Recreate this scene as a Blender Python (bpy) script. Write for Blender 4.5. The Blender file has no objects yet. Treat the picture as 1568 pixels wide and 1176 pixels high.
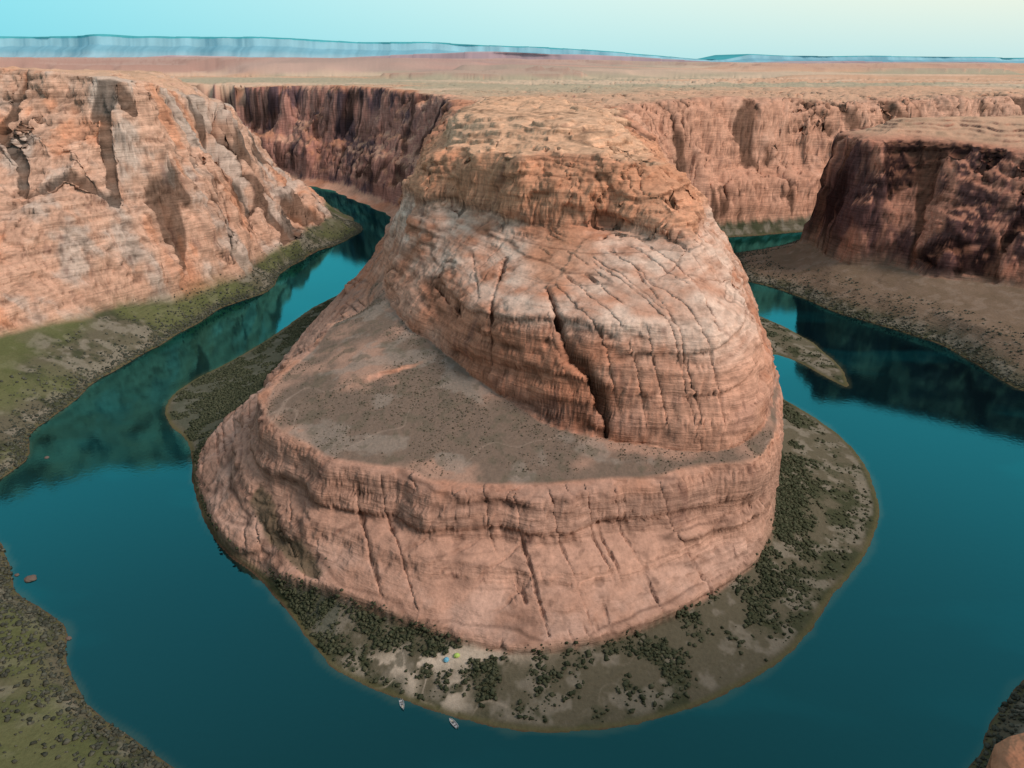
import bpy, numpy as np, math, time
F32=np.float32
# ---------------------------------------------------------------- contours (metres, river surface = 0, lookout at 0,0)
def Zs(z,*pts): return [(a,b,z) for a,b in pts]
def far(z): return Zs(z,(40000,9000),(40000,60000),(-40000,60000),(-40000,9000))
def farp(z): return Zs(z,(40000,8000),(40000,60000),(-40000,60000),(-40000,8500))
A0=Zs(0,(-3000,2900),(-1200,2450),(-589,2026),(-475,1916),(-337,1709),(-258,1554),(-225,1420),(-222,1271),(-212,1130),(-231,1028),(-265,935),(-282,844),(-292,799),(-309,738),(-327,694),(-335,653),(-328,619),(-309,587),(-283,562),(-262,525),(-238,470),(-219,436),(-192,402),(-159,375),(-143,357),(-128,337),(-111,316),(-97,299),(-77,288),(-55,278),(-27,267),(-1,260),(21,257),(47,259),(70,264),(98,275),(126,290),(154,311),(176,331),(206,366),(235,399),(261,436),(274,466),(286,509),(289,553),(283,596),(269,631),(257,661),(262,711),(290,768),(309,744),(322,705),(338,665),(353,725),(352,793),(336,856),(313,913),(290,985),(295,1100),(300,1250),(335,1340),(448,1365),(531,1394),(800,1480),(1500,1700),(4000,2600))+far(0)
A1=[(-3000,2930,15),(-1200,2480,15),(-576,2055,15),(-440,1930,15),(-300,1710,15),(-230,1560,15),(-200,1420,15),(-190,1250,15),(-187,1055,12),(-195,940,12),(-215,871,12),(-233,811,12),(-240,727,12),(-236,645,14),(-243,601,14),(-251,566,12),(-258,538,8),(-257,519,3),(-235,470,3),(-214,434,3),(-188,400,3),(-155,375,4),(-137,359,8),(-119,351,10),(-97,339,12),(-72,326,12),(-48,315,12),(-22,303,12),(6,298,12),(34,302,12),(63,310,12),(95,326,12),(127,348,12),(155,376,12),(173,404,12),(183,432,14),(201,485,14),(221,550,14),(235,640,14),(272,747,12),(287,834,12),(275,960,12),(280,1100,12),(285,1270,14),(330,1362,16),(441,1390,18),(523,1415,18),(850,1530,20),(1500,1730,20),(4000,2640,20)]+far(20)
A2=[(-3000,3020,100),(-1200,2580,100),(-560,2090,100),(-390,1940,100),(-205,1620,100),(-180,1420,100),(-165,1050,98),(-160,900,96),(-148,760,95),(-134,639,92),(-161,599,90),(-162,557,88),(-171,512,84),(-178,485,80),(-172,450,76),(-157,430,74),(-131,411,73),(-116,399,72),(-90,391,72),(-65,387,71),(-56,376,70),(-33,373,70),(-2,369,70),(25,370,71),(57,374,72),(84,375,72),(110,387,74),(135,391,74),(155,394,75),(172,422,78),(190,475,80),(205,530,82),(225,640,85),(250,760,85),(262,860,85),(262,960,85),(265,1100,85),(272,1290,88),(325,1385,90),(460,1430,90),(640,1480,92),(900,1600,95),(1500,1800,95),(4000,2740,95)]+far(100)
A3=[(-3000,3040,115),(-1180,2610,115),(-545,2110,115),(-375,1955,115),(-190,1640,115),(-160,1420,115),(-145,1000,115),(-136,800,115),(-124,700,112),(-116,644,112),(-101,592,108),(-74,546,106),(-50,506,103),(-40,494,102),(-15,458,97),(7,437,90),(28,418,85),(61,412,82),(89,408,81),(111,400,80),(131,402,80),(148,408,82),(165,430,84),(183,478,88),(198,530,90),(217,640,92),(238,760,95),(248,860,100),(245,960,110),(250,1100,110),(262,1310,110),(320,1405,110),(460,1475,110),(640,1515,115),(900,1635,115),(1500,1840,115),(4000,2780,115)]+far(115)
A4=[(-3000,3055,150),(-1170,2635,150),(-535,2130,150),(-360,1970,150),(-175,1655,150),(-140,1430,150),(-130,1000,150),(-120,800,148),(-114,700,143),(-102,649,138),(-72,584,135),(-40,516,138),(-10,468,142),(15,449,148),(32,446,150),(60,436,150),(88,434,150),(112,430,148),(132,428,145),(150,445,143),(163,490,145),(172,540,148),(188,640,150),(208,760,150),(210,860,150),(214,960,150),(222,1100,150),(242,1330,150),(316,1420,150),(462,1500,150),(640,1530,150),(900,1655,150),(1500,1865,150),(4000,2810,150)]+far(150)
A5=[(-3000,3065,190),(-1160,2655,190),(-525,2145,190),(-348,1985,190),(-163,1670,190),(-125,1440,190),(-110,1000,190),(-104,800,185),(-103,710,180),(-84,660,186),(-48,640,188),(-13,599,188),(13,570,186),(57,548,188),(101,523,186),(132,508,186),(145,540,183),(152,600,183),(168,700,180),(177,800,180),(184,880,180),(190,960,185),(200,1100,190),(220,1350,190),(312,1435,190),(464,1515,190),(640,1555,190),(900,1675,190),(1500,1890,190),(4000,2840,190)]+far(190)
A6=[(-3000,3080,232),(-1150,2680,230),(-800,2340,228),(-510,2160,240),(-330,2000,240),(-150,1690,232),(-98,1450,232),(-75,1100,228),(-64,900,226),(-66,780,223),(-72,700,225),(-68,676,228),(-45,664,233),(-22,625,232),(10,592,233),(34,596,237),(59,572,236),(86,560,231),(107,567,226),(115,620,225),(122,680,224),(130,760,221),(138,860,218),(140,960,222),(148,1110,225),(190,1370,228),(300,1460,232),(450,1560,236),(640,1590,224),(900,1700,225),(1500,1920,225),(4000,2880,225)]+far(228)
A7=[(-50,836,250),(-40,770,249),(-14,715,247),(37,680,245),(80,700,242),(92,770,242),(86,860,246),(78,980,248),(60,1180,247),(-20,1230,247),(-48,1000,250)]
P0=Zs(0,(-3000,2700),(-1200,2300),(-545,1895),(-427,1709),(-335,1547),(-291,1423),(-305,1312),(-340,1238),(-357,1138),(-346,1002),(-389,930),(-396,849),(-420,748),(-424,638),(-424,574),(-401,530),(-400,496),(-410,455),(-352,417),(-329,392),(-307,360),(-278,345),(-257,331),(-248,311),(-231,288),(-208,269),(-186,257),(-167,244),(-110,215),(-60,195),(0,190),(60,195),(120,205),(175,220),(217,239),(234,263),(255,281),(272,292),(330,330),(420,370),(520,430),(570,520),(560,620),(508,661),(505,685),(504,729),(497,795),(463,851),(428,902),(403,973),(374,1038),(345,1069),(358,1179),(372,1224),(451,1261),(500,1312),(620,1340),(900,1430),(1500,1600),(4000,2400))+farp(0)
O1=[(-3000,2680,8),(-1205,2283,8)]+Zs(6,(-560,1870),(-445,1700),(-355,1545),(-318,1400),(-326,1300),(-356,1200),(-368,1135),(-358,1003),(-400,935),(-410,855),(-432,750),(-438,640),(-436,575),(-415,530),(-415,495),(-430,450))+Zs(5,(-365,410),(-345,385),(-318,350),(-268,325),(-255,300),(-225,265),(-195,245),(-120,205),(-60,185),(0,180),(60,185),(120,195),(180,208),(232,232),(248,258),(285,283),(340,318),(430,360),(530,422),(585,520),(575,625))+Zs(6,(520,668),(508,802),(473,860),(438,912),(414,984),(384,1050),(362,1085),(370,1175),(380,1212),(455,1248),(505,1300),(622,1325),(900,1415),(1500,1585),(4000,2380))+farp(6)
O2=Zs(18,(-3000,2660),(-1210,2265),(-575,1860),(-458,1695),(-368,1542),(-332,1400),(-336,1300),(-363,1200))+[(-374,1132,16),(-365,1004,14),(-406,938,16),(-418,862,17),(-448,790,20),(-465,700,22),(-480,620,22),(-480,540,20),(-470,460,20),(-440,400,15),(-380,340,12),(-300,270,12),(-240,210,12),(-130,170,15),(0,140,20),(130,160,20),(230,195,20),(330,260,20),(450,320,20),(570,390,20),(625,500,20),(610,640,22),(550,733,25),(532,785,25),(513,835,24),(484,888,22),(453,952,22),(435,1020,22),(431,1109,20),(455,1190,20),(520,1270,22),(640,1290,22),(900,1380,22),(1500,1550,22),(4000,2340,22)]+farp(22)
O3=Zs(30,(-3000,2640),(-1220,2250),(-590,1850),(-470,1690),(-385,1540),(-350,1400),(-350,1300),(-375,1200))+[(-384,1130,26),(-376,1005,22),(-412,942,26),(-425,870,28),(-466,828,36),(-495,758,40),(-560,660,45),(-655,600,50),(-670,520,60),(-660,420,60),(-560,300,60),(-400,190,60),(-250,90,60),(-100,65,60),(0,60,60),(90,70,60),(220,110,50),(340,170,45),(480,230,45),(660,350,45),(760,520,45),(740,780,45),(631,873,45),(594,904,45),(545,920,45),(527,985,45),(475,1010,40),(468,1165,40),(530,1240,35),(650,1265,35),(905,1360,35),(1505,1530,35),(4000,2320,35)]+farp(35)
O4=[(-3000,2500,230),(-1250,2130,230),(-740,1760,230),(-620,1640,230),(-535,1480,225),(-490,1345,226),(-490,1250,245),(-468,1085,268),(-492,1005,280),(-560,996,286),(-650,1012,292),(-760,900,292),(-800,700,292),(-780,500,290),(-700,320,290),(-450,150,290),(-250,40,290),(-80,-10,297),(0,-4,297),(20,5,292),(33,24,266),(34,38,250),(39,41,252),(60,44,260),(120,40,280),(330,130,280),(520,230,260),(720,380,240),(830,560,220),(820,820,200),(700,930,195),(650,965,195),(600,1010,200),(548,1050,203),(490,1060,200),(500,1190,200),(560,1215,205),(680,1225,215),(920,1310,222),(1520,1480,225),(4000,2280,225)]+farp(228)
# ---------------------------------------------------------------- noise
rng=np.random.RandomState(7)
TAB=(rng.rand(65536)*2-1).astype(F32)
def vn2(x,y,s=0):
    x=np.asarray(x,F32);y=np.asarray(y,F32)
    xf=np.floor(x);yf=np.floor(y);xi=xf.astype(np.int32);yi=yf.astype(np.int32)
    fx=x-xf;fy=y-yf
    fx=fx*fx*(3-2*fx);fy=fy*fy*(3-2*fy)
    a=xi*73856093;a1=a+73856093;b=yi*19349663+s*7919;b1=b+19349663
    v00=TAB[(a^b)&65535];v10=TAB[(a1^b)&65535];v01=TAB[(a^b1)&65535];v11=TAB[(a1^b1)&65535]
    v0=v00+(v10-v00)*fx;v1=v01+(v11-v01)*fx
    return v0+(v1-v0)*fy
def vn3(x,y,z,s=0):
    x=np.asarray(x,F32);y=np.asarray(y,F32);z=np.asarray(z,F32)
    xf=np.floor(x);yf=np.floor(y);zf=np.floor(z)
    xi=xf.astype(np.int32);yi=yf.astype(np.int32);zi=zf.astype(np.int32)
    fx=x-xf;fy=y-yf;fz=z-zf
    fx=fx*fx*(3-2*fx);fy=fy*fy*(3-2*fy);fz=fz*fz*(3-2*fz)
    a=xi*73856093;a1=a+73856093;b=yi*19349663+s*7919;b1=b+19349663;c=zi*83492791;c1=c+83492791
    ab=a^b;a1b=a1^b;ab1=a^b1;a1b1=a1^b1
    def g(i,k): return TAB[(i^k)&65535]
    v0=g(ab,c);v0=v0+(g(a1b,c)-v0)*fx
    v1=g(ab1,c);v1=v1+(g(a1b1,c)-v1)*fx
    v0=v0+(v1-v0)*fy
    u0=g(ab,c1);u0=u0+(g(a1b,c1)-u0)*fx
    u1=g(ab1,c1);u1=u1+(g(a1b1,c1)-u1)*fx
    u0=u0+(u1-u0)*fy
    return v0+(u0-v0)*fz
def fbm2(x,y,sc,o=4,s=0):
    r=0;a=1.0;t=0
    for i in range(o):
        k=2.03**i/sc
        ca,sa=math.cos(.7*i+s),math.sin(.7*i+s)
        r=r+a*vn2((x*ca-y*sa)*k+17*i,(x*sa+y*ca)*k-9*i,s+i);t+=a;a*=.5
    return r/t
def fbm3(x,y,z,sc,o=3,s=0,zs=1.0):
    r=0;a=1.0;t=0
    for i in range(o):
        k=2.03**i/sc
        ca,sa=math.cos(.7*i+s),math.sin(.7*i+s)
        r=r+a*vn3((x*ca-y*sa)*k+17*i,(x*sa+y*ca)*k-9*i,z*k*zs+5*i,s+i);t+=a;a*=.5
    return r/t
def ss(a,b,x):
    t=np.clip((x-a)/(b-a),0,1);return t*t*(3-2*t)
# ---------------------------------------------------------------- terrain grid (fan shaped, finer near the bend)
def chaikin(P):
    P=np.array(P,float);Q=np.roll(P,-1,0)
    L=np.hypot(*(Q-P)[:,:2].T)[:,None]
    f=np.minimum(.25,8.0/L)
    a=P+(Q-P)*f;b=Q-(Q-P)*f
    return np.stack([a,b],1).reshape(-1,3)
def evalpoly(P,X,Y):
    P=chaikin(P)
    best=np.full(X.shape,1e18,F32);zb=np.zeros(X.shape,F32);ins=np.zeros(X.shape,bool)
    n=len(P)
    for i in range(n):
        ax,ay,az=P[i];bx,by,bz=P[(i+1)%n]
        dx,dy=bx-ax,by-ay;L=dx*dx+dy*dy+1e-9
        px=X-F32(ax);py=Y-F32(ay)
        t=np.clip(px*F32(dx/L)+py*F32(dy/L),0,1)
        d=(px-t*F32(dx))**2+(py-t*F32(dy))**2
        m=d<best
        best[m]=d[m];zb[m]=F32(az)+t[m]*F32(bz-az)
        if abs(dy)>1e-6:
            ins^=((ay>Y)!=(by>Y))&(px<(py)*F32(dx/dy))
    return np.where(ins,1,-1)*np.sqrt(best),zb
rs=np.concatenate([np.arange(235,480,1.6),np.arange(480,950,.9),np.arange(950,1500,2.0),np.arange(1500,2700,5.0),np.geomspace(2700,60000,220)])
NR=(len(rs)//3)*3+1
if NR>len(rs): NR-=3
rs=rs[:NR]; rs[-1]=60000
NA=1651
ang=np.radians(np.linspace(-53,53,NA))
CX,CY=0.0,-250.0
RR,AA=np.meshgrid(rs,ang,indexing='ij')
X=(CX+RR*np.sin(AA)).astype(F32);Y=(CY+RR*np.cos(AA)).astype(F32)
xc=X[::3,::3];yc=Y[::3,::3]
jn=np.where((yc<3400).any(axis=1))[0].max()+1
x0=xc[:jn];y0=yc[:jn]
wa=(3.5+9*ss(900,1400,y0)+7*ss(-330,-420,x0))*ss(60,140,np.hypot(x0,y0))
wxn=x0+wa*2*fbm2(x0,y0,50,3,1);wyn=y0+wa*2*fbm2(x0,y0,50,3,2)
ew=14*ss(1000,800,y0)
exn=wxn+ew*fbm2(x0,y0,32,3,3);eyn=wyn+ew*fbm2(x0,y0,32,3,4)
def stackeval(lst,sgn):
    out=[]
    for i,Pg in enumerate(lst):
        if i<=1:
            k=F32(.35);sd,z=evalpoly(Pg,x0+(wxn-x0)*k,y0+(wyn-y0)*k)
        elif i>=5: sd,z=evalpoly(Pg,exn,eyn)
        else: sd,z=evalpoly(Pg,wxn,wyn)
        out.append((sd*sgn,z))
    return out
SA=stackeval([A0,A1,A2,A3,A4,A5,A6],1)
SO=stackeval([P0,O1,O2,O3,O4],-1)
sd7,_=evalpoly(A7,wxn,wyn)
def compose(S,ex,slab):
    h=np.clip(S[0][0]*.3,-8,0)
    for i in range(len(S)-1):
        s0,z0=S[i];s1,z1=S[i+1]
        o=np.maximum(-s1,0);t=np.clip(s0/(s0+o+1e-3),0,1)
        t=np.where(s1>0,1,t)
        if slab and i==1:
            tt=np.clip(t+.10*fbm2(x0,y0,35,3,9),0,1)
            f=np.interp(tt,[0,.05,.42,.5,.72,.9,1],[0,.09,.32,.44,.55,.96,1]).astype(F32)
            t=np.where(y0<640,f,t**.8)
        else: t=t**ex[i]
        zz=z0+(z1-z0)*t
        if i==0: zz=np.maximum(zz,np.minimum(s0*.12,1.0))
        h=np.where(s0>0,zz,h)
    return h
hA=compose(SA,[1.3,.8,1,.7,.8,.55],True)
hO=compose(SO,[1.1,1,1.1,np.where((x0<-200)&(y0>1120),1.45,np.where(x0<-200,.9,.8))],False)
s6,z6=SA[6]
hA=np.where(s6>0,z6+(231-z6)*ss(0,150,s6),hA)
hA=np.where(sd7>-60,hA+(248.5-hA)*ss(-55,5,sd7)*(s6>0)*ss(0,8,s6),hA)
s4,z4=SO[4]
TO=225+60*ss(-350,-500,x0)*ss(1650,1300,y0)+60*ss(200,0,y0)
hO=np.where(s4>0,z4+(TO-z4)*ss(0,110,s4)*ss(60,140,np.hypot(x0,y0)),hO)
hc=np.maximum(hA,hO)
def padfull(a,val):
    r=np.full(xc.shape,val,F32);r[:jn]=a;return r
ri=np.arange(X.shape[0])/3.;ci=np.arange(X.shape[1])/3.
r0=np.minimum(ri.astype(int),xc.shape[0]-2);fr_=(ri-r0)[:,None].astype(F32)
c0=np.minimum(ci.astype(int),xc.shape[1]-2);fc_=(ci-c0)[None].astype(F32)
def up(a):
    b=a[r0]*(1-fr_)+a[r0+1]*fr_
    return (b[:,c0]*(1-fc_)+b[:,c0+1]*fc_).astype(F32)
h=up(padfull(hc,231))
dA0=up(padfull(SA[0][0],3000));dA1=up(padfull(SA[1][0],3000));dA2=up(padfull(SA[2][0],3000));dA3=up(padfull(SA[3][0],3000));dA6=up(padfull(SA[6][0],3000))
dP0=up(padfull(SO[0][0],-3000));dO3=up(padfull(SO[3][0],-3000));dO4=up(padfull(SO[4][0],-3000))
regA=dA0>=dP0
land=np.maximum(dA0,dP0)
rocky=np.where(regA,ss(-2,4,dA1)*(1-ss(0,3,dA2)*ss(0,-3,dA3)),ss(-8,4,dO3))
nearcam=ss(60,120,np.hypot(X,Y))
# far relief
hl=fbm2(X,Y,2600,5,11)
fh=hl+.25*fbm2(X,Y,700,3,14)
hill=np.maximum(hl+.05,0)*150*ss(2600,4500,Y)*ss(1200,-1200,X)*ss(14000,8000,Y)+fbm2(X,Y,1100,4,12)*13*ss(1900,3500,Y)
hill+=ss(0.1,.17,fh)*26*ss(2600,4000,Y)*ss(2500,-500,X)*ss(14000,8000,Y)
hill+=ss(.02,.10,fh)*12*ss(2600,4000,Y)*ss(9000,6000,Y)
mesn=.9*fbm2(X,Y,900,4,15)
redm=np.zeros_like(h)
for cx_,cy_,rx_,ry_,hh_ in [(-2300,4300,1100,420,52),(-900,5600,1300,500,58),(-3600,6200,1500,800,70),(900,7200,1500,700,48),(3300,6000,1500,450,38),(5200,8500,2200,900,50),(-150,3500,420,160,20),(1900,4200,700,220,20)]:
    q_=1-((X-cx_)/rx_)**2-((Y-cy_)/ry_)**2+mesn
    redm=np.maximum(redm,hh_*(.45*ss(-.35,.1,q_)+.55*ss(.1,.2,q_)))
hill=np.minimum(np.maximum(hill,0)+redm,78+.12*hill)
h=h+hill
plat=np.where(regA,ss(0,40,dA6),ss(0,40,dO4))
btop=regA*(Y<1230)*ss(-5,5,dA6)
det=ss(2600,1300,Y)
h=h+plat*nearcam*(fbm2(X,Y,130,3,21)*4+np.abs(fbm2(X,Y,38,3,22))*3*det)
# joints and cracks
def seg(xa,ya,xb,yb):
    dx,dy=xb-xa,yb-ya;L=dx*dx+dy*dy
    t=np.clip(((X-xa)*dx+(Y-ya)*dy)/L,0,1)
    return np.hypot(X-xa-t*dx,Y-ya-t*dy)
jw=fbm2(X,Y,30,4,31)
crack=np.zeros_like(h)
for (pts,wd,dp) in [([(24,474),(28,452),(36,434),(48,425),(61,411)],1.6,22),([(-60,560),(-42,520),(-36,505)],1.0,7),([(84,480),(100,436)],.8,5),([(-5,540),(-14,480),(-12,462)],.9,7),([(-30,560),(-22,500)],.8,4),([(118,470),(128,432)],.8,5),([(40,520),(66,470)],.7,3),
    ([(-150,400),(-132,372)],.9,3),([(-96,388),(-74,332)],.8,3),([(-80,386),(-52,322)],.8,3.2),([(2,366),(20,304)],.6,2.4),([(22,366),(44,308)],.6,2.2),([(88,374),(118,345)],1.0,3.5),([(60,370),(84,324)],.7,2.4)]:
    for a,b in zip(pts[:-1],pts[1:]):
        d=seg(a[0],a[1],b[0],b[1])+1.2*jw+.8*np.abs(fbm2(X,Y,6,2,32))
        crack=np.maximum(crack,dp*np.exp(-(d/wd)**2))
gully=np.zeros_like(h)
for a,b in [((-172,420),(-150,392)),((-150,392),(-118,356))]:
    gully=np.maximum(gully,np.exp(-((seg(*a,*b)+2*jw)/5.5)**2))
def joints(ax,ay,sp_,wd,seed,th):
    c=(X*ax+Y*ay)/sp_+jw*.3
    k=np.floor(c);fr=c-k
    cen=.5+.4*TAB[(k.astype(np.int32)*7919+seed)&65535]
    d=np.abs(fr-cen)*sp_
    return np.exp(-(d/wd)**2)*ss(th,th+.25,fbm2(X,Y,45,3,seed))
reg1=regA&(Y<1000)
low=ss(0,6,dA1)*ss(2,-4,dA2)*reg1
upw=ss(0,5,dA3)*reg1
crack=np.maximum(crack,low*np.maximum(joints(.93,.36,8,.55,41,-.05)*2.4,joints(-.5,.86,16,.5,47,0.2)*1.2))
crack=np.maximum(crack,upw*np.maximum(joints(.85,.5,12,.6,43,.1)*2.8,joints(-.7,.7,23,.6,49,0.2)*2.5)*ss(205,180,h))
pil=np.abs(fbm2(X,Y,21,2,51))
upc=reg1*ss(176,188,h)*ss(242,230,h)
crack=np.maximum(crack,upc*12*ss(.06,0,pil)*ss(-.2,.3,fbm2(X,Y,60,2,52)))
wall=np.where(regA,(Y>1000)*ss(10,60,h)*ss(240,225,h),ss(-5,10,dO3)*ss(15,-5,dO4))*nearcam
gul=np.abs(fbm2(X,Y,95,3,61));gul2=np.abs(fbm2(X,Y,26,3,62))
crack=np.maximum(crack,wall*(9*ss(.12,0,gul)+7*ss(.06,0,gul2)*ss(-.1,.3,fbm2(X,Y,90,2,63))))
h=h-crack*np.where(h>0,1,0)-gully*low*4
h=h+rocky*fbm2(X,Y,14,3,73)*1.2+(land>0)*fbm2(X,Y,5,2,74)*.25
# terraces on the butte top
L=5.5
hn=h/L+fbm2(X,Y,45,3,71)*1.1;fr=hn-np.floor(hn)
h=h+btop*L*.8*(ss(.35,.65,fr)-fr)+btop*fbm2(X,Y,16,3,75)*2.5
h=h+plat*(1-btop)*det*L*.5*(ss(.3,.7,fr)-fr)*nearcam
h=np.where(land>1,np.maximum(h,.35),h)
def normals(X,Y,Z):
    ux,uy,uz=[np.gradient(a,axis=0) for a in (X,Y,Z)]
    vx,vy,vz=[np.gradient(a,axis=1) for a in (X,Y,Z)]
    nx=vy*uz-vz*uy;ny=vz*ux-vx*uz;nz=vx*uy-vy*ux
    l=np.sqrt(nx*nx+ny*ny+nz*nz)+1e-9
    return nx/l,ny/l,nz/l
n1,n2,n3=normals(X,Y,h)
steep=ss(.93,.6,n3)
nf=(Y<2700)
hb=h+fbm2(X,Y,170,3,84)*16
b1=vn3(X/130,Y/130,hb/8.0,181)+.25*vn3(X/25,Y/25,hb/5,185)
b2=vn3(X/60,Y/60,hb/2.7,182)
bed1=ss(.10,0,np.abs(b1));bed2=ss(.14,0,np.abs(b2))*ss(-.2,.3,vn3(X/50,Y/50,hb/20,183))
wq1=fbm2(X,Y,20,3,191);wq2=fbm2(X,Y,20,3,192)
def blocks(sx,sz,seed,wp):
    w_=(hb+wq1*sz*.8)/sz;wi_=np.floor(w_).astype(np.int32)
    u_=(X*.8+Y*.6)/sx+wp*wq1*20/sx+TAB[(wi_*911+seed)&65535]
    v_=(-X*.6+Y*.8)/sx+wp*wq2*20/sx+TAB[(wi_*577+seed)&65535]
    ui=np.floor(u_).astype(np.int32);vi=np.floor(v_).astype(np.int32)
    return TAB[((ui*73856093)^(vi*19349663)^(wi_*83492791+seed))&65535]
amp=rocky*(.3+.7*steep)*(h>2)
bA=blocks(9,3.6,5,.5);bB=blocks(4.5,1.9,6,.5);bL=blocks(24,10,7,.45);bM=blocks(11,5,8,.5)
pits=ss(.22,.42,fbm3(X,Y,h,6.5,3,88,1.2))
dd=(ss(-.15,.15,b1)*2.2-1.4*bed1-.7*bed2+fbm3(X,Y,h,24,4,81)*(2.8-1.0*upc)+fbm3(X,Y,h,3.2,2,82)*.5+bA*(.6+1.0*upc)+bB*(.35+.3*upc)+bL*2.8*upc-.9*pits*(1-upc))*amp
slab=fbm3(X,Y,h,75,3,86,.35)*3.2
sf=slab-np.floor(slab)
dd=dd+((np.floor(slab)+ss(.44,.56,sf))*5.5+fbm3(X,Y,h,18,3,87,.4)*2+bL*2.2+bM*1.1-1.5*bed1)*wall
dd=dd*np.maximum(nearcam,.5)
PX=X+n1*dd;PY=Y+n2*dd;PZ=h+n3*dd*.6
n1,n2,n3=normals(PX,PY,PZ)
steep=ss(.85,.45,n3)
# ---------------------------------------------------------------- rock / soil colours, plus painted far haze
def C(r,g,b): return np.array([r,g,b],F32)
def mix(a,b,t): return a+(b-a)*t[...,None]
big=fbm2(X,Y,110,4,94)
streak=fbm3(X,Y,PZ,8,3,95,.1)
streak2=fbm3(X,Y,PZ,34,4,96,.3)
fine=fbm3(X,Y,PZ,4,3,97)
patch=fbm3(X,Y,PZ,22,4,98,1.6)
strat=vn2(hb/3.1,X*.004,92)*.6+vn2(hb/1.1,X*.01+Y*.01,93)*.4
col=np.zeros(X.shape+(3,),F32)+C(.55,.25,.16)
col=mix(col,C(.62,.345,.25),ss(-.3,.4,big+patch*.6))
col=mix(col,C(.74,.535,.44),reg1*ss(128,150,PZ+big*14)*ss(204,186,PZ+patch*14)*np.clip(.5+1.3*patch+.3*strat,0,.9))
col=mix(col,C(.64,.31,.19),reg1*ss(180,196,PZ+patch*14)*ss(240,226,PZ)*.8)
col=mix(col,C(.70,.42,.28),btop*.85)
tal=np.exp(-(((X-34)/26)**2+((Y-520)/48)**2)**2)
col=mix(col,C(.56,.27,.17),reg1*tal*.85)
col=mix(col,C(.54,.325,.25),reg1*ss(80,55,PZ)*.9)
col=mix(col,C(.44,.25,.20),reg1*ss(120,85,PZ)*ss(60,80,PZ)*ss(-.2,.3,patch)*.6)
col=mix(col,C(.36,.23,.185),low*ss(38,55,PZ)*ss(-.3,.2,patch)*.5)
col=mix(col,C(.60,.40,.33),low*ss(36,24,PZ)*ss(-.1,.3,patch)*.6)
regB=(~regA)&(X<-100)
col=mix(col,C(.60,.375,.28),regB*.8)
col=mix(col,C(.50,.41,.36),regB*ss(0,.35,streak2+.3*patch)*.75)
col=mix(col,C(.62,.27,.155),regB*ss(.2,.45,-streak2+.3*big)*.65)
regC=(~regA)&(X>100)
col=mix(col,C(.46,.20,.14),regC*.85)
col=mix(col,C(.075,.04,.045),regC*ss(-.2,.25,streak2+.35*streak+.08)*ss(.3,.8,steep)*.9)
farL=regA&(Y>1300)&(X<150)
col=mix(col,C(.40,.19,.165),farL*steep*.8)
col=mix(col,C(.08,.06,.08),farL*steep*ss(.05,.3,streak2)*.85)
dist2=regA&(Y>1300)&(X>=150)
col=mix(col,C(.60,.34,.25),dist2*.6)
nc=(np.hypot(X,Y)<120)&(h>120)
col=mix(col,C(.50,.22,.13),nc*.85)
col=col*(1+(.16*strat*steep+.22*fine+.15*patch+.12*bA*steep+.10*bM*wall-.25*pits*rocky*nf))[...,None]
col=mix(col,C(.19,.10,.085),steep*ss(.22,.6,streak)*.55*(h>1))
col=col*(1-.55*rocky*np.clip(bed1*.8+bed2*.5,0,1)*nf)[...,None]
col=col*(1-.65*ss(.8,3.5,crack)*rocky)[...,None]
gv=gully*low
col=mix(col,C(.15,.12,.08),ss(.25,.7,gv+.3*fine)*.85)
pl=plat*ss(.6,.9,n3)*(1-btop)*nearcam
col=mix(col,C(.64,.39,.27),pl*.8)
g=fbm2(X/2.5,Y,500,4,101)
col=mix(col,C(.38,.36,.27),pl*ss(.0,.3,g+.12*ss(0,1500,X))*ss(900,2500,Y)*.75)
col=mix(col,C(.76,.52,.39),pl*ss(.1,.4,fbm2(X/3,Y,260,4,104))*ss(1200,2000,Y)*.6)
col=mix(col,C(.34,.22,.15),pl*ss(.1,.5,fbm2(X,Y,25,3,102))*.5*det)
col=mix(col,C(.46,.28,.27),ss(2200,5000,Y)*np.clip(ss(.0,.25,fh)+ss(8,30,hill),0,1)*ss(1800,-500,X)*.85)
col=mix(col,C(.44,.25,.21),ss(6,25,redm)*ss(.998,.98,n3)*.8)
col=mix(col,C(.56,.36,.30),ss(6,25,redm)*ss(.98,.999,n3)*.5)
col=mix(col,C(.54,.43,.42),ss(3500,14000,Y)*.5)  # aerial haze painted into the ground colour, stronger with distance
# bench
bn=reg1*ss(-1,4,dA2)*ss(1,-3,dA3)*ss(.6,.8,n3)
bc=mix(np.zeros_like(col)+C(.205,.15,.12),C(.42,.26,.20),ss(.1,.5,fbm2(X,Y,40,4,111)+.35*ss(-14,-2,dA3)))
bc=mix(bc,C(.32,.27,.235),ss(.15,.35,fbm2(X,Y,22,4,113))*.5)
bc=mix(bc,C(.40,.30,.25),ss(.014,.0,np.abs(fbm2(X,Y,70,3,114)))*.45)
bc=mix(bc,C(.13,.115,.085),ss(.1,.45,fbm2(X,Y,7,3,112))*.5)
col=bc*bn[...,None]+col*(1-bn[...,None])
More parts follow.
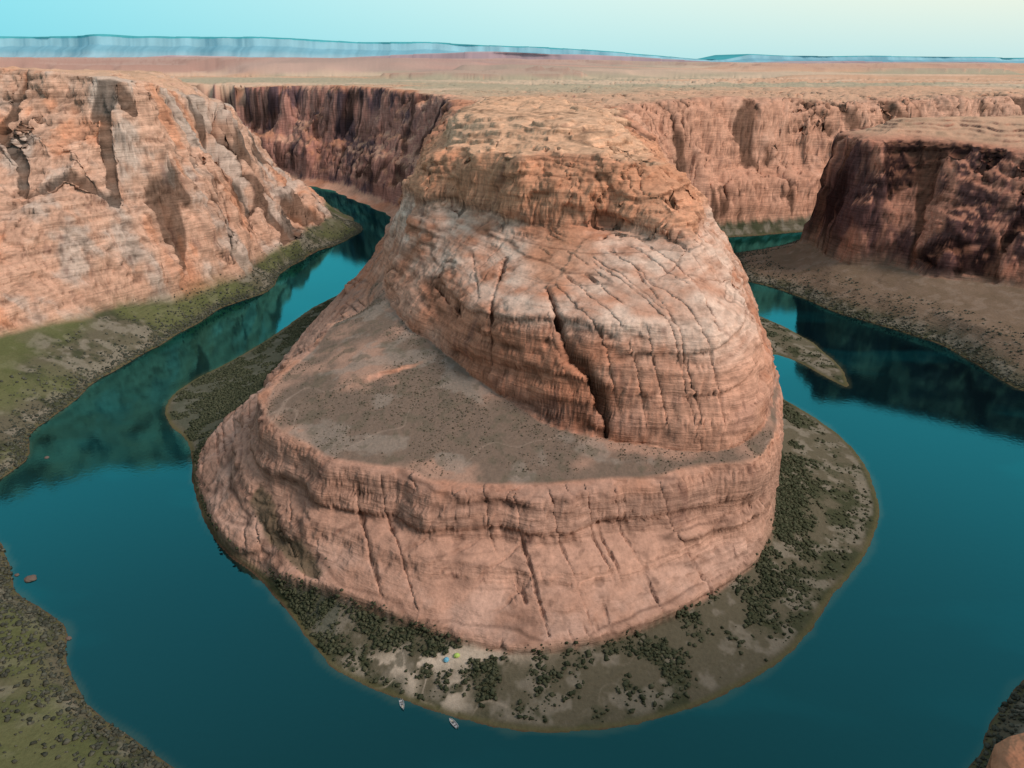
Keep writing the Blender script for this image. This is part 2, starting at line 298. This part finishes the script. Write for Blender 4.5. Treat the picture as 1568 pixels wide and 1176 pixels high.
# river flats
flat=np.where(regA,ss(3,-2,dA1)*(Y<1500),ss(6,-6,dO3))*(land>-3)
fn=fbm2(X,Y,14,4,121);fn2=fbm2(X,Y,60,3,122)
fc=mix(np.zeros_like(col)+C(.13,.115,.082),C(.065,.07,.042),ss(-.2,.25,fn+.4*fn2))
outer=ss(22,6,land)*ss(2,5,land)
fc=mix(fc,C(.25,.22,.18),np.clip(ss(.1,.4,fbm2(X,Y,10,4,124)-.3*fn2+.20*outer)*ss(3,7,land)*.7,0,1))
fc=mix(fc,C(.13,.14,.06),(regB*ss(-.3,.3,fn2)*ss(4,16,land)*.75))
fc=mix(fc,C(.27,.175,.13),regC*ss(10,30,land)*.6)
fc=mix(fc,C(.085,.10,.078),regA*(X<-100)*.65*ss(2,10,land))
camp=np.exp(-(((X+38)/50)**2+((Y-299)/8)**2)**1.5)
camp=np.maximum(camp,.9*np.exp(-(((X+30)/7)**2+((Y-280)/12)**2)))
camp=np.maximum(camp,.8*np.exp(-(((X+52)/4)**2+((Y-288)/10)**2)))
sand=camp*ss(-.2,.04,fbm2(X,Y,7,4,123)+camp*.08)
trail=ss(.035,.0,np.abs(fbm2(X,Y,26,2,125)))*np.exp(-(((X+30)/60)**2+((Y-292)/20)**2))
sand=np.maximum(sand,trail*.8)
fc=mix(fc,C(.62,.52,.43),sand*.9)
fc=mix(fc,C(.12,.11,.055),ss(5,1.5,land)*.8)
fc=mix(fc,C(.11,.065,.045),ss(1.4,-.5,land))
col=fc*flat[...,None]+col*(1-flat[...,None])
col=np.clip(col,.01,.85)
# ---------------------------------------------------------------- mesh helpers
def make_mesh(name,verts,faces,mat,cols=None,smooth=True):
    me=bpy.data.meshes.new(name)
    nv=len(verts);nf_=len(faces);k=faces.shape[1]
    me.vertices.add(nv);me.vertices.foreach_set('co',np.ascontiguousarray(verts,F32).ravel())
    me.loops.add(nf_*k);me.loops.foreach_set('vertex_index',np.ascontiguousarray(faces,np.int32).ravel())
    me.polygons.add(nf_);me.polygons.foreach_set('loop_start',np.arange(0,nf_*k,k,dtype=np.int32))
    me.polygons.foreach_set('loop_total',np.full(nf_,k,np.int32))
    if smooth: me.polygons.foreach_set('use_smooth',np.ones(nf_,bool))
    me.update(calc_edges=True)
    if cols is not None:
        at=me.color_attributes.new('Col','FLOAT_COLOR','POINT')
        c4=np.ones((nv,4),F32);c4[:,:3]=cols;at.data.foreach_set('color',c4.ravel())
    ob=bpy.data.objects.new(name,me);bpy.context.scene.collection.objects.link(ob)
    if mat: me.materials.append(mat)
    return ob
def newmat(name):
    m=bpy.data.materials.new(name);m.use_nodes=True
    nt=m.node_tree;b=nt.nodes['Principled BSDF'];return m,nt,b
def rockmat(name,nsc=.9,bump=.5,lo=.7,hi=1.3,detail=3,strata=False):
    m,nt,b=newmat(name);N=nt.nodes;Lk=nt.links
    a=N.new('ShaderNodeAttribute');a.attribute_name='Col'
    tc=N.new('ShaderNodeTexCoord')
    n=N.new('ShaderNodeTexNoise');n.inputs['Scale'].default_value=nsc;n.inputs['Detail'].default_value=detail;n.inputs['Roughness'].default_value=.6
    Lk.new(tc.outputs['Object'],n.inputs['Vector'])
    mr=N.new('ShaderNodeMapRange');mr.inputs[1].default_value=.25;mr.inputs[2].default_value=.75;mr.inputs[3].default_value=lo;mr.inputs[4].default_value=hi
    Lk.new(n.outputs['Fac'],mr.inputs[0])
    mx=N.new('ShaderNodeVectorMath');mx.operation='SCALE'
    Lk.new(a.outputs['Color'],mx.inputs[0]);Lk.new(mr.outputs[0],mx.inputs['Scale'])
    hsrc=n.outputs['Fac'];csrc=mx.outputs[0]
    if strata:
        mp=N.new('ShaderNodeMapping');mp.inputs['Scale'].default_value=(.035,.035,.5);mp.inputs['Rotation'].default_value=(.05,.04,0)
        Lk.new(tc.outputs['Object'],mp.inputs['Vector'])
        n2=N.new('ShaderNodeTexNoise');n2.inputs['Scale'].default_value=1.0;n2.inputs['Detail'].default_value=4;n2.inputs['Roughness'].default_value=.6;n2.inputs['Distortion'].default_value=.3
        Lk.new(mp.outputs[0],n2.inputs['Vector'])
        r2=N.new('ShaderNodeMapRange');r2.inputs[1].default_value=.34;r2.inputs[2].default_value=.58;r2.inputs[3].default_value=.74;r2.inputs[4].default_value=1.1
        Lk.new(n2.outputs['Fac'],r2.inputs[0])
        ge=N.new('ShaderNodeNewGeometry');sz=N.new('ShaderNodeSeparateXYZ');Lk.new(ge.outputs['Normal'],sz.inputs[0])
        st=N.new('ShaderNodeMapRange');st.inputs[1].default_value=.92;st.inputs[2].default_value=.6;st.inputs[3].default_value=0;st.inputs[4].default_value=1
        Lk.new(sz.outputs['Z'],st.inputs[0])
        mf=N.new('ShaderNodeMix');mf.inputs[2].default_value=1.0
        Lk.new(st.outputs[0],mf.inputs[0]);Lk.new(r2.outputs[0],mf.inputs[3])
        m2=N.new('ShaderNodeVectorMath');m2.operation='SCALE';Lk.new(csrc,m2.inputs[0]);Lk.new(mf.outputs[0],m2.inputs['Scale'])
        csrc=m2.outputs[0]
        ad=N.new('ShaderNodeMath');ad.operation='MULTIPLY_ADD';ad.inputs[1].default_value=2.2
        Lk.new(n2.outputs['Fac'],ad.inputs[0]);Lk.new(n.outputs['Fac'],ad.inputs[2]);hsrc=ad.outputs[0]
    Lk.new(csrc,b.inputs['Base Color'])
    if bump>0:
        bp=N.new('ShaderNodeBump');bp.inputs['Strength'].default_value=bump;bp.inputs['Distance'].default_value=1.2
        Lk.new(hsrc,bp.inputs['Height']);Lk.new(bp.outputs[0],b.inputs['Normal'])
    b.inputs['Roughness'].default_value=.95;b.inputs['Specular IOR Level'].default_value=0
    return m
def plain(name,c,r=.6):
    m,nt,b=newmat(name);b.inputs['Base Color'].default_value=(*c,1);b.inputs['Roughness'].default_value=r;return m
mrock=rockmat('sandstone',nsc=.5,strata=True,bump=.45,lo=.86,hi=1.14)
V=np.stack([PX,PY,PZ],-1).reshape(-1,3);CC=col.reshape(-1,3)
nr,na=X.shape
idx=np.arange(nr*na,dtype=np.int32).reshape(nr,na)
Fq=np.stack([idx[:-1,:-1],idx[:-1,1:],idx[1:,1:],idx[1:,:-1]],-1).reshape(-1,4)
ra=regA[:-1,:-1].ravel();yy=Y[:-1,:-1].ravel();xx=X[:-1,:-1].ravel()
lab=np.where(yy>2600,3,np.where(ra,np.where(yy<1250,0,3),np.where(xx<0,1,2)))
for l,nm in [(0,'sandstone_butte'),(1,'canyon_wall'),(2,'canyon_wall'),(3,'plateau')]:
    Fs=Fq[lab==l]
    used=np.zeros(nr*na,bool);used[Fs.ravel()]=True
    u=np.flatnonzero(used);remap=np.zeros(nr*na,np.int32);remap[u]=np.arange(len(u))
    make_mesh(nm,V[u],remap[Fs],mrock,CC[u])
# ---------------------------------------------------------------- river
sl=slice(0,jn*3-2,3)
wl=land[sl,::3];wX=X[sl,::3];wY=Y[sl,::3]
m_=bpy.data.materials.new('river_water');m_.use_nodes=True;nt=m_.node_tree;N=nt.nodes;Lk=nt.links
N.remove(N['Principled BSDF']);out=N['Material Output']
a=N.new('ShaderNodeAttribute');a.attribute_name='Col'
df=N.new('ShaderNodeBsdfDiffuse');Lk.new(a.outputs['Color'],df.inputs['Color'])
gl=N.new('ShaderNodeBsdfGlossy');gl.inputs['Color'].default_value=(.14,.90,1,1);gl.inputs['Roughness'].default_value=.05
fr=N.new('ShaderNodeFresnel');fr.inputs['IOR'].default_value=2.1
ms=N.new('ShaderNodeMixShader');Lk.new(fr.outputs[0],ms.inputs[0]);Lk.new(df.outputs[0],ms.inputs[1]);Lk.new(gl.outputs[0],ms.inputs[2]);Lk.new(ms.outputs[0],out.inputs['Surface'])
tc=N.new('ShaderNodeTexCoord');n=N.new('ShaderNodeTexNoise');n.inputs['Scale'].default_value=.3;n.inputs['Detail'].default_value=4
Lk.new(tc.outputs['Object'],n.inputs['Vector']);bp=N.new('ShaderNodeBump');bp.inputs['Strength'].default_value=.07;bp.inputs['Distance'].default_value=.5
Lk.new(n.outputs['Fac'],bp.inputs['Height'])
for q in (df,gl,fr): Lk.new(bp.outputs[0],q.inputs['Normal'])
wc=np.zeros(wl.shape+(3,),F32)+C(.002,.008,.012)
wc=mix(wc,C(.003,.006,.008),ss(-.2,.5,fbm2(wX,wY,160,3,131))*.6)
wc=mix(wc,C(.002,.03,.038),ss(.05,.35,fbm2(wX+wY*.5,wY*2.2,130,4,133))*.7)
wc=mix(wc,C(.045,.05,.03),ss(-3.5,0,wl+fbm2(wX,wY,15,2,132)*3)*.65)
wi=np.arange(wl.size,dtype=np.int32).reshape(wl.shape)
WF=np.stack([wi[:-1,:-1],wi[:-1,1:],wi[1:,1:],wi[1:,:-1]],-1).reshape(-1,4)
lm=(np.minimum.reduce([wl[:-1,:-1],wl[1:,:-1],wl[1:,1:],wl[:-1,1:]])<6).ravel()
WF=WF[lm];u,inv=np.unique(WF,return_inverse=True)
make_mesh('river',np.stack([wX,wY,0*wX],-1).reshape(-1,3)[u],inv.reshape(-1,4),m_,wc.reshape(-1,3)[u])
# ---------------------------------------------------------------- distant mesas
def mesa(nm,Yb,prof,base,rows,seed,fw):
    xs=np.linspace(prof[0][0],prof[-1][0],2200)
    zt=np.interp(xs,[q[0] for q in prof],[q[1] for q in prof])
    zt=zt+vn2(xs/500,xs*0,seed)*7+np.round(vn2(xs/900,xs*0,seed+9)*2)*5
    yb=Yb+fbm2(xs,xs*0+3,2500,4,seed+1)*1000
    vs=[];cs=[]
    for k,(dy,t,c) in enumerate(rows):
        gy=(fbm2(xs,xs*0+k*.1,700,5,seed+2)*fw*.10)*(k>1)
        tt=t+(.05*fbm2(xs,xs*0+k,300,3,seed+5) if 2<k<len(rows)-1 else 0)
        vs.append(np.stack([xs,yb+dy*fw+gy,base+(zt-base)*tt],-1))
        st=.86+.28*(fbm2(xs,xs*0+k*.3,160,3,seed+4)*.5+.5)
        cs.append(np.array(c)[None]*st[:,None])
    vs=np.concatenate(vs);cs=np.concatenate(cs)
    n=len(xs);ii=np.arange(len(rows)*n).reshape(len(rows),n)
    Fm=np.stack([ii[:-1,:-1],ii[1:,:-1],ii[1:,1:],ii[:-1,1:]],-1).reshape(-1,4)
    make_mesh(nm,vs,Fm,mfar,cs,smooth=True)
mfar=rockmat('hazed_distant_rock',.004,0,.94,1.06)
tp=(.08,.38,.44);cl=(.28,.50,.60);c2=(.20,.41,.52);tl=(.30,.47,.56)  # mesa colours with bluish air haze painted in
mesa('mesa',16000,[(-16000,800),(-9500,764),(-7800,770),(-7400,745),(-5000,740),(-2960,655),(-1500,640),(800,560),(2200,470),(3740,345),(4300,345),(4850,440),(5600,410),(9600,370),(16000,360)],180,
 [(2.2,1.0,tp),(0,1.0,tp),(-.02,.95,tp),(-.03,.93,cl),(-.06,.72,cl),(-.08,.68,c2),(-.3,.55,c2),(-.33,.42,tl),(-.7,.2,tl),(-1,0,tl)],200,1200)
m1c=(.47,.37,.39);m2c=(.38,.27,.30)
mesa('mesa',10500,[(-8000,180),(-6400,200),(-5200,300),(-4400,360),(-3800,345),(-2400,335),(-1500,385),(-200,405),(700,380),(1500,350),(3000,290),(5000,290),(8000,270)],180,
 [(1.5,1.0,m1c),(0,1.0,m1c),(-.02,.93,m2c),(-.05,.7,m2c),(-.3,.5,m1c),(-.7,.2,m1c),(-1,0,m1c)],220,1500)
# ---------------------------------------------------------------- shrubs
t_=(1+5**.5)/2
iv=np.array([(-1,t_,0),(1,t_,0),(-1,-t_,0),(1,-t_,0),(0,-1,t_),(0,1,t_),(0,-1,-t_),(0,1,-t_),(t_,0,-1),(t_,0,1),(-t_,0,-1),(-t_,0,1)],F32)
iv/=np.linalg.norm(iv[0])
iff=np.array([(0,11,5),(0,5,1),(0,1,7),(0,7,10),(0,10,11),(1,5,9),(5,11,4),(11,10,2),(10,7,6),(7,1,8),(3,9,4),(3,4,2),(3,2,6),(3,6,8),(3,8,9),(4,9,5),(2,4,11),(6,2,10),(8,6,7),(9,8,1)],np.int32)
area=(RR*np.gradient(rs)[:,None]).astype(np.float64)
def shrubs(nm,wt,n,smin,smax,c1,c2,seed):
    r=np.random.RandomState(seed)
    cs=np.cumsum((wt*area).ravel());k=np.searchsorted(cs,r.rand(n)*cs[-1]);k=np.minimum(k,cs.size-1)
    c=V[k].copy();c[:,:2]+=r.randn(n,2)*.6
    s=smin+(smax-smin)*r.rand(n)**2.5
    jit=1+.35*r.randn(n,12)
    v=iv[None]*(s[:,None]*jit)[...,None]*np.array([1.1,1.1,.75],F32)
    v=v+c[:,None]+np.array([0,0,.3],F32)*s[:,None,None]
    f=iff[None]+(np.arange(n)*12)[:,None,None]
    t=r.rand(n)
    cc=(np.array(c1)[None]*(1-t[:,None])+np.array(c2)[None]*t[:,None])
    cc=np.repeat(cc[:,None],12,1)*(.75+.5*r.rand(n,12,1))
    make_mesh(nm,v.reshape(-1,3),f.reshape(-1,3),mleaf,cc.reshape(-1,3),smooth=False)
mleaf=rockmat('shrub_leaves',2.0,0)
cl1=ss(-.3,.3,fn+.4*fn2)
inner=ss(-42,-4,dA1)
wA=flat*regA*(land>3)*(Y<1300)*cl1*(h>.8)*(.12+inner**1.3+(X<-100))*(1-np.clip(sand*1.3,0,1))
shrubs('riverside_shrubs',wA,46000,.3,1.4,(.04,.05,.03),(.095,.10,.065),1)
wB=flat*(~regA)*(land>1)*(land<60)*(Y<1500)*(np.exp(-land/10)+.12*cl1)
shrubs('riverside_shrubs',wB,28000,.4,1.5,(.05,.055,.045),(.12,.12,.095),2)
shrubs('desert_scrub',bn*ss(-.1,.3,fbm2(X,Y,30,3,141))+.5*gv,4500,.2,.55,(.08,.07,.05),(.16,.14,.10),3)
# ---------------------------------------------------------------- boats, tents, boulders
def groundz(x,y):
    k=np.argmin((V[:,0]-x)**2+(V[:,1]-y)**2);return float(V[k,2])
def child(name,verts,faces,mat,parent):
    me=bpy.data.meshes.new(name);me.from_pydata(verts,[],faces);me.update();me.materials.append(mat)
    o=bpy.data.objects.new(name,me);bpy.context.scene.collection.objects.link(o);o.parent=parent;return o
def empty(name,loc,rot):
    e=bpy.data.objects.new(name,None);bpy.context.scene.collection.objects.link(e);e.location=loc;e.rotation_euler=(0,0,rot);return e
mhull=plain('grey_hull',(.45,.47,.5),.4);mdeck=plain('deck',(.16,.16,.17));mgear=plain('gear',(.55,.5,.4))
def boat(x,y,rot):
    e=empty('motor_boat',(x,y,0),rot)
    st=[(-3.2,.95),(-1.5,1.15),(.8,1.15),(2.2,.8),(3.0,.35),(3.5,.04)]
    vs=[];fs=[]
    for sx_,hw in st:
        r=max(0,(sx_)/3.5)*.35
        vs+=[(sx_,-hw*.7,-.2+r*.5),(sx_,-hw,.65+r),(sx_,-hw*.86,.65+r),(sx_,-hw*.75,.15+r),(sx_,hw*.75,.15+r),(sx_,hw*.86,.65+r),(sx_,hw,.65+r),(sx_,hw*.7,-.2+r*.5)]
    for i in range(len(st)-1):
        for j in range(8):
            a_=i*8+j;b_=i*8+(j+1)%8;fs.append((a_,b_,b_+8,a_+8))
    fs.append(tuple(range(8)))
    child('hull',vs,fs,mhull,e)
    def box(nm,x0_,x1_,y0_,y1_,z0_,z1_,m,tp=.85):
        cx,cy=(x0_+x1_)/2,(y0_+y1_)/2
        v=[(x0_,y0_,z0_),(x1_,y0_,z0_),(x1_,y1_,z0_),(x0_,y1_,z0_)]+[(cx+(a_-cx)*tp,cy+(b_-cy)*tp,z1_) for a_,b_ in [(x0_,y0_),(x1_,y0_),(x1_,y1_),(x0_,y1_)]]
        child(nm,v,[(3,2,1,0),(4,5,6,7),(0,1,5,4),(1,2,6,5),(2,3,7,6),(3,0,4,7)],m,e)
    box('bench_seat',-1.9,-1.3,-.75,.75,.2,.55,mdeck);box('console',-.2,.5,-.4,.4,.2,1.25,mdeck,.7);box('outboard_motor',-3.65,-3.22,-.25,.25,-.1,1.1,mdeck,.75);box('cargo',1.0,1.9,-.45,.45,.3,.8,mgear)
boat(-56,275,math.radians(-70));boat(-29,263.5,math.radians(130))
def tent(x,y,rot,c):
    e=empty('tent',(x,y,groundz(x,y)+.02),rot)
    n=10;vs=[];fs=[]
    for i in range(n+1):
        a_=math.pi*i/n
        for kx,sc_ in [(-1.7,.35),(-.9,.9),(0,1.05),(.9,.9),(1.7,.35)]:
            vs.append((kx,math.cos(a_)*1.4*sc_,math.sin(a_)**.8*1.5*sc_))
    for i in range(n):
        for j in range(4):
            a_=i*5+j;fs.append((a_,a_+1,a_+6,a_+5))
    child('canopy',vs,fs,plain('tent_fabric',c),e)
    child('door_flap',[(-1.72,-.4,.0),(-1.72,.4,.0),(-1.5,.28,.62),(-1.5,-.28,.62)],[(0,1,2,3)],plain('flap',(.2,.2,.2)),e)
tent(-29.5,299,.4,(.45,.65,.15));tent(-35,297.5,1.2,(.15,.45,.65))
def boulder(x,y,r_,seed,zz=0):
    vs=[];fs=[];n=14
    for i in range(9):
        th=math.pi*i/8
        for j in range(n):
            ph=2*math.pi*j/n
            d_=np.array([math.sin(th)*math.cos(ph),math.sin(th)*math.sin(ph),math.cos(th)])
            rr=r_*(1+.35*float(fbm3(d_[0]*1.0,d_[1]*1.0,d_[2]*1.0,.8,3,seed)))
            vs.append(tuple(d_*rr*np.array([1.2,1,.75])))
    for i in range(8):
        for j in range(n): fs.append((i*n+j,(i+1)*n+j,(i+1)*n+(j+1)%n,i*n+(j+1)%n))
    me=bpy.data.meshes.new('boulder');me.from_pydata(vs,[],fs);me.materials.append(mb)
    o=bpy.data.objects.new('boulder',me);bpy.context.scene.collection.objects.link(o);o.location=(x,y,zz)
mb=plain('boulder_rock',(.14,.10,.085),.9)
boulder(-305,374,3.0,1);boulder(-316,378,1.3,2);boulder(-385,529,1.6,3);boulder(-252,322,1.5,4)
# ---------------------------------------------------------------- sky, sun, camera
sc=bpy.context.scene
wd=bpy.data.worlds.new('World');sc.world=wd;wd.use_nodes=True
nt=wd.node_tree;N=nt.nodes;Lk=nt.links;bg=N['Background']
SE,SAz=math.radians(42),math.radians(118)
sky=N.new('ShaderNodeTexSky');sky.sky_type='NISHITA';sky.sun_disc=False;sky.sun_elevation=SE;sky.sun_rotation=SAz
tc=N.new('ShaderNodeTexCoord');sx=N.new('ShaderNodeSeparateXYZ');Lk.new(tc.outputs['Generated'],sx.inputs[0])
m1=N.new('ShaderNodeMapRange');m1.inputs[1].default_value=-.6;m1.inputs[2].default_value=.65
Lk.new(sx.outputs['X'],m1.inputs[0])
def ramp(cols,src):
    r=N.new('ShaderNodeValToRGB');e=r.color_ramp.elements
    e[0].position=cols[0][0];e[0].color=(*cols[0][1],1);e[1].position=cols[-1][0];e[1].color=(*cols[-1][1],1)
    for p_,c_ in cols[1:-1]:
        q=e.new(p_);q.color=(*c_,1)
    Lk.new(src,r.inputs[0]);return r.outputs[0]
lowc=ramp([(0,(.20,.72,.86)),(.5,(.46,.84,.88)),(1,(.62,.86,.86))],m1.outputs[0])
topc=ramp([(0,(.24,.80,.92)),(.5,(.66,.94,.92)),(1,(.98,.98,.80))],m1.outputs[0])
m2=N.new('ShaderNodeMapRange');m2.inputs[1].default_value=0;m2.inputs[2].default_value=.07;Lk.new(sx.outputs['Z'],m2.inputs[0])
mx=N.new('ShaderNodeMix');mx.data_type='RGBA';Lk.new(m2.outputs[0],mx.inputs[0]);Lk.new(lowc,mx.inputs[6]);Lk.new(topc,mx.inputs[7])
upc_=ramp([(0,(.52,.92,.98)),(.3,(.46,.90,.98)),(.45,(.42,.74,.82)),(.58,(.38,.54,.60)),(.76,(.33,.38,.40)),(1,(.36,.40,.44))],sx.outputs['Z'])
m3=N.new('ShaderNodeMapRange');m3.inputs[1].default_value=.07;m3.inputs[2].default_value=.22;Lk.new(sx.outputs['Z'],m3.inputs[0])
mx2=N.new('ShaderNodeMix');mx2.data_type='RGBA';Lk.new(m3.outputs[0],mx2.inputs[0]);Lk.new(mx.outputs[2],mx2.inputs[6]);Lk.new(upc_,mx2.inputs[7])
vs=N.new('ShaderNodeVectorMath');vs.operation='SCALE';vs.inputs['Scale'].default_value=.08;Lk.new(sky.outputs[0],vs.inputs[0])
mx3=N.new('ShaderNodeMix');mx3.data_type='RGBA';mx3.inputs[0].default_value=.92;Lk.new(vs.outputs[0],mx3.inputs[6]);Lk.new(mx2.outputs[2],mx3.inputs[7])
Lk.new(mx3.outputs[2],bg.inputs['Color']);bg.inputs['Strength'].default_value=1.0
sd=bpy.data.lights.new('sun','SUN');sd.energy=2.8;sd.angle=math.radians(20);sd.color=(1,.85,.72)
so=bpy.data.objects.new('sun',sd);sc.collection.objects.link(so)
from mathutils import Vector
dv=Vector((math.sin(SAz)*math.cos(SE),math.cos(SAz)*math.cos(SE),math.sin(SE)))
so.rotation_euler=dv.to_track_quat('Z','Y').to_euler()
cam=bpy.data.cameras.new('camera');co=bpy.data.objects.new('camera',cam);sc.collection.objects.link(co)
cam.sensor_width=36;cam.lens=25.714;cam.clip_start=1;cam.clip_end=200000
co.location=(0,0,300);co.rotation_euler=(math.radians(66.2),0,0)
sc.camera=co
sc.view_settings.view_transform='Standard';sc.view_settings.look='None';sc.view_settings.exposure=0
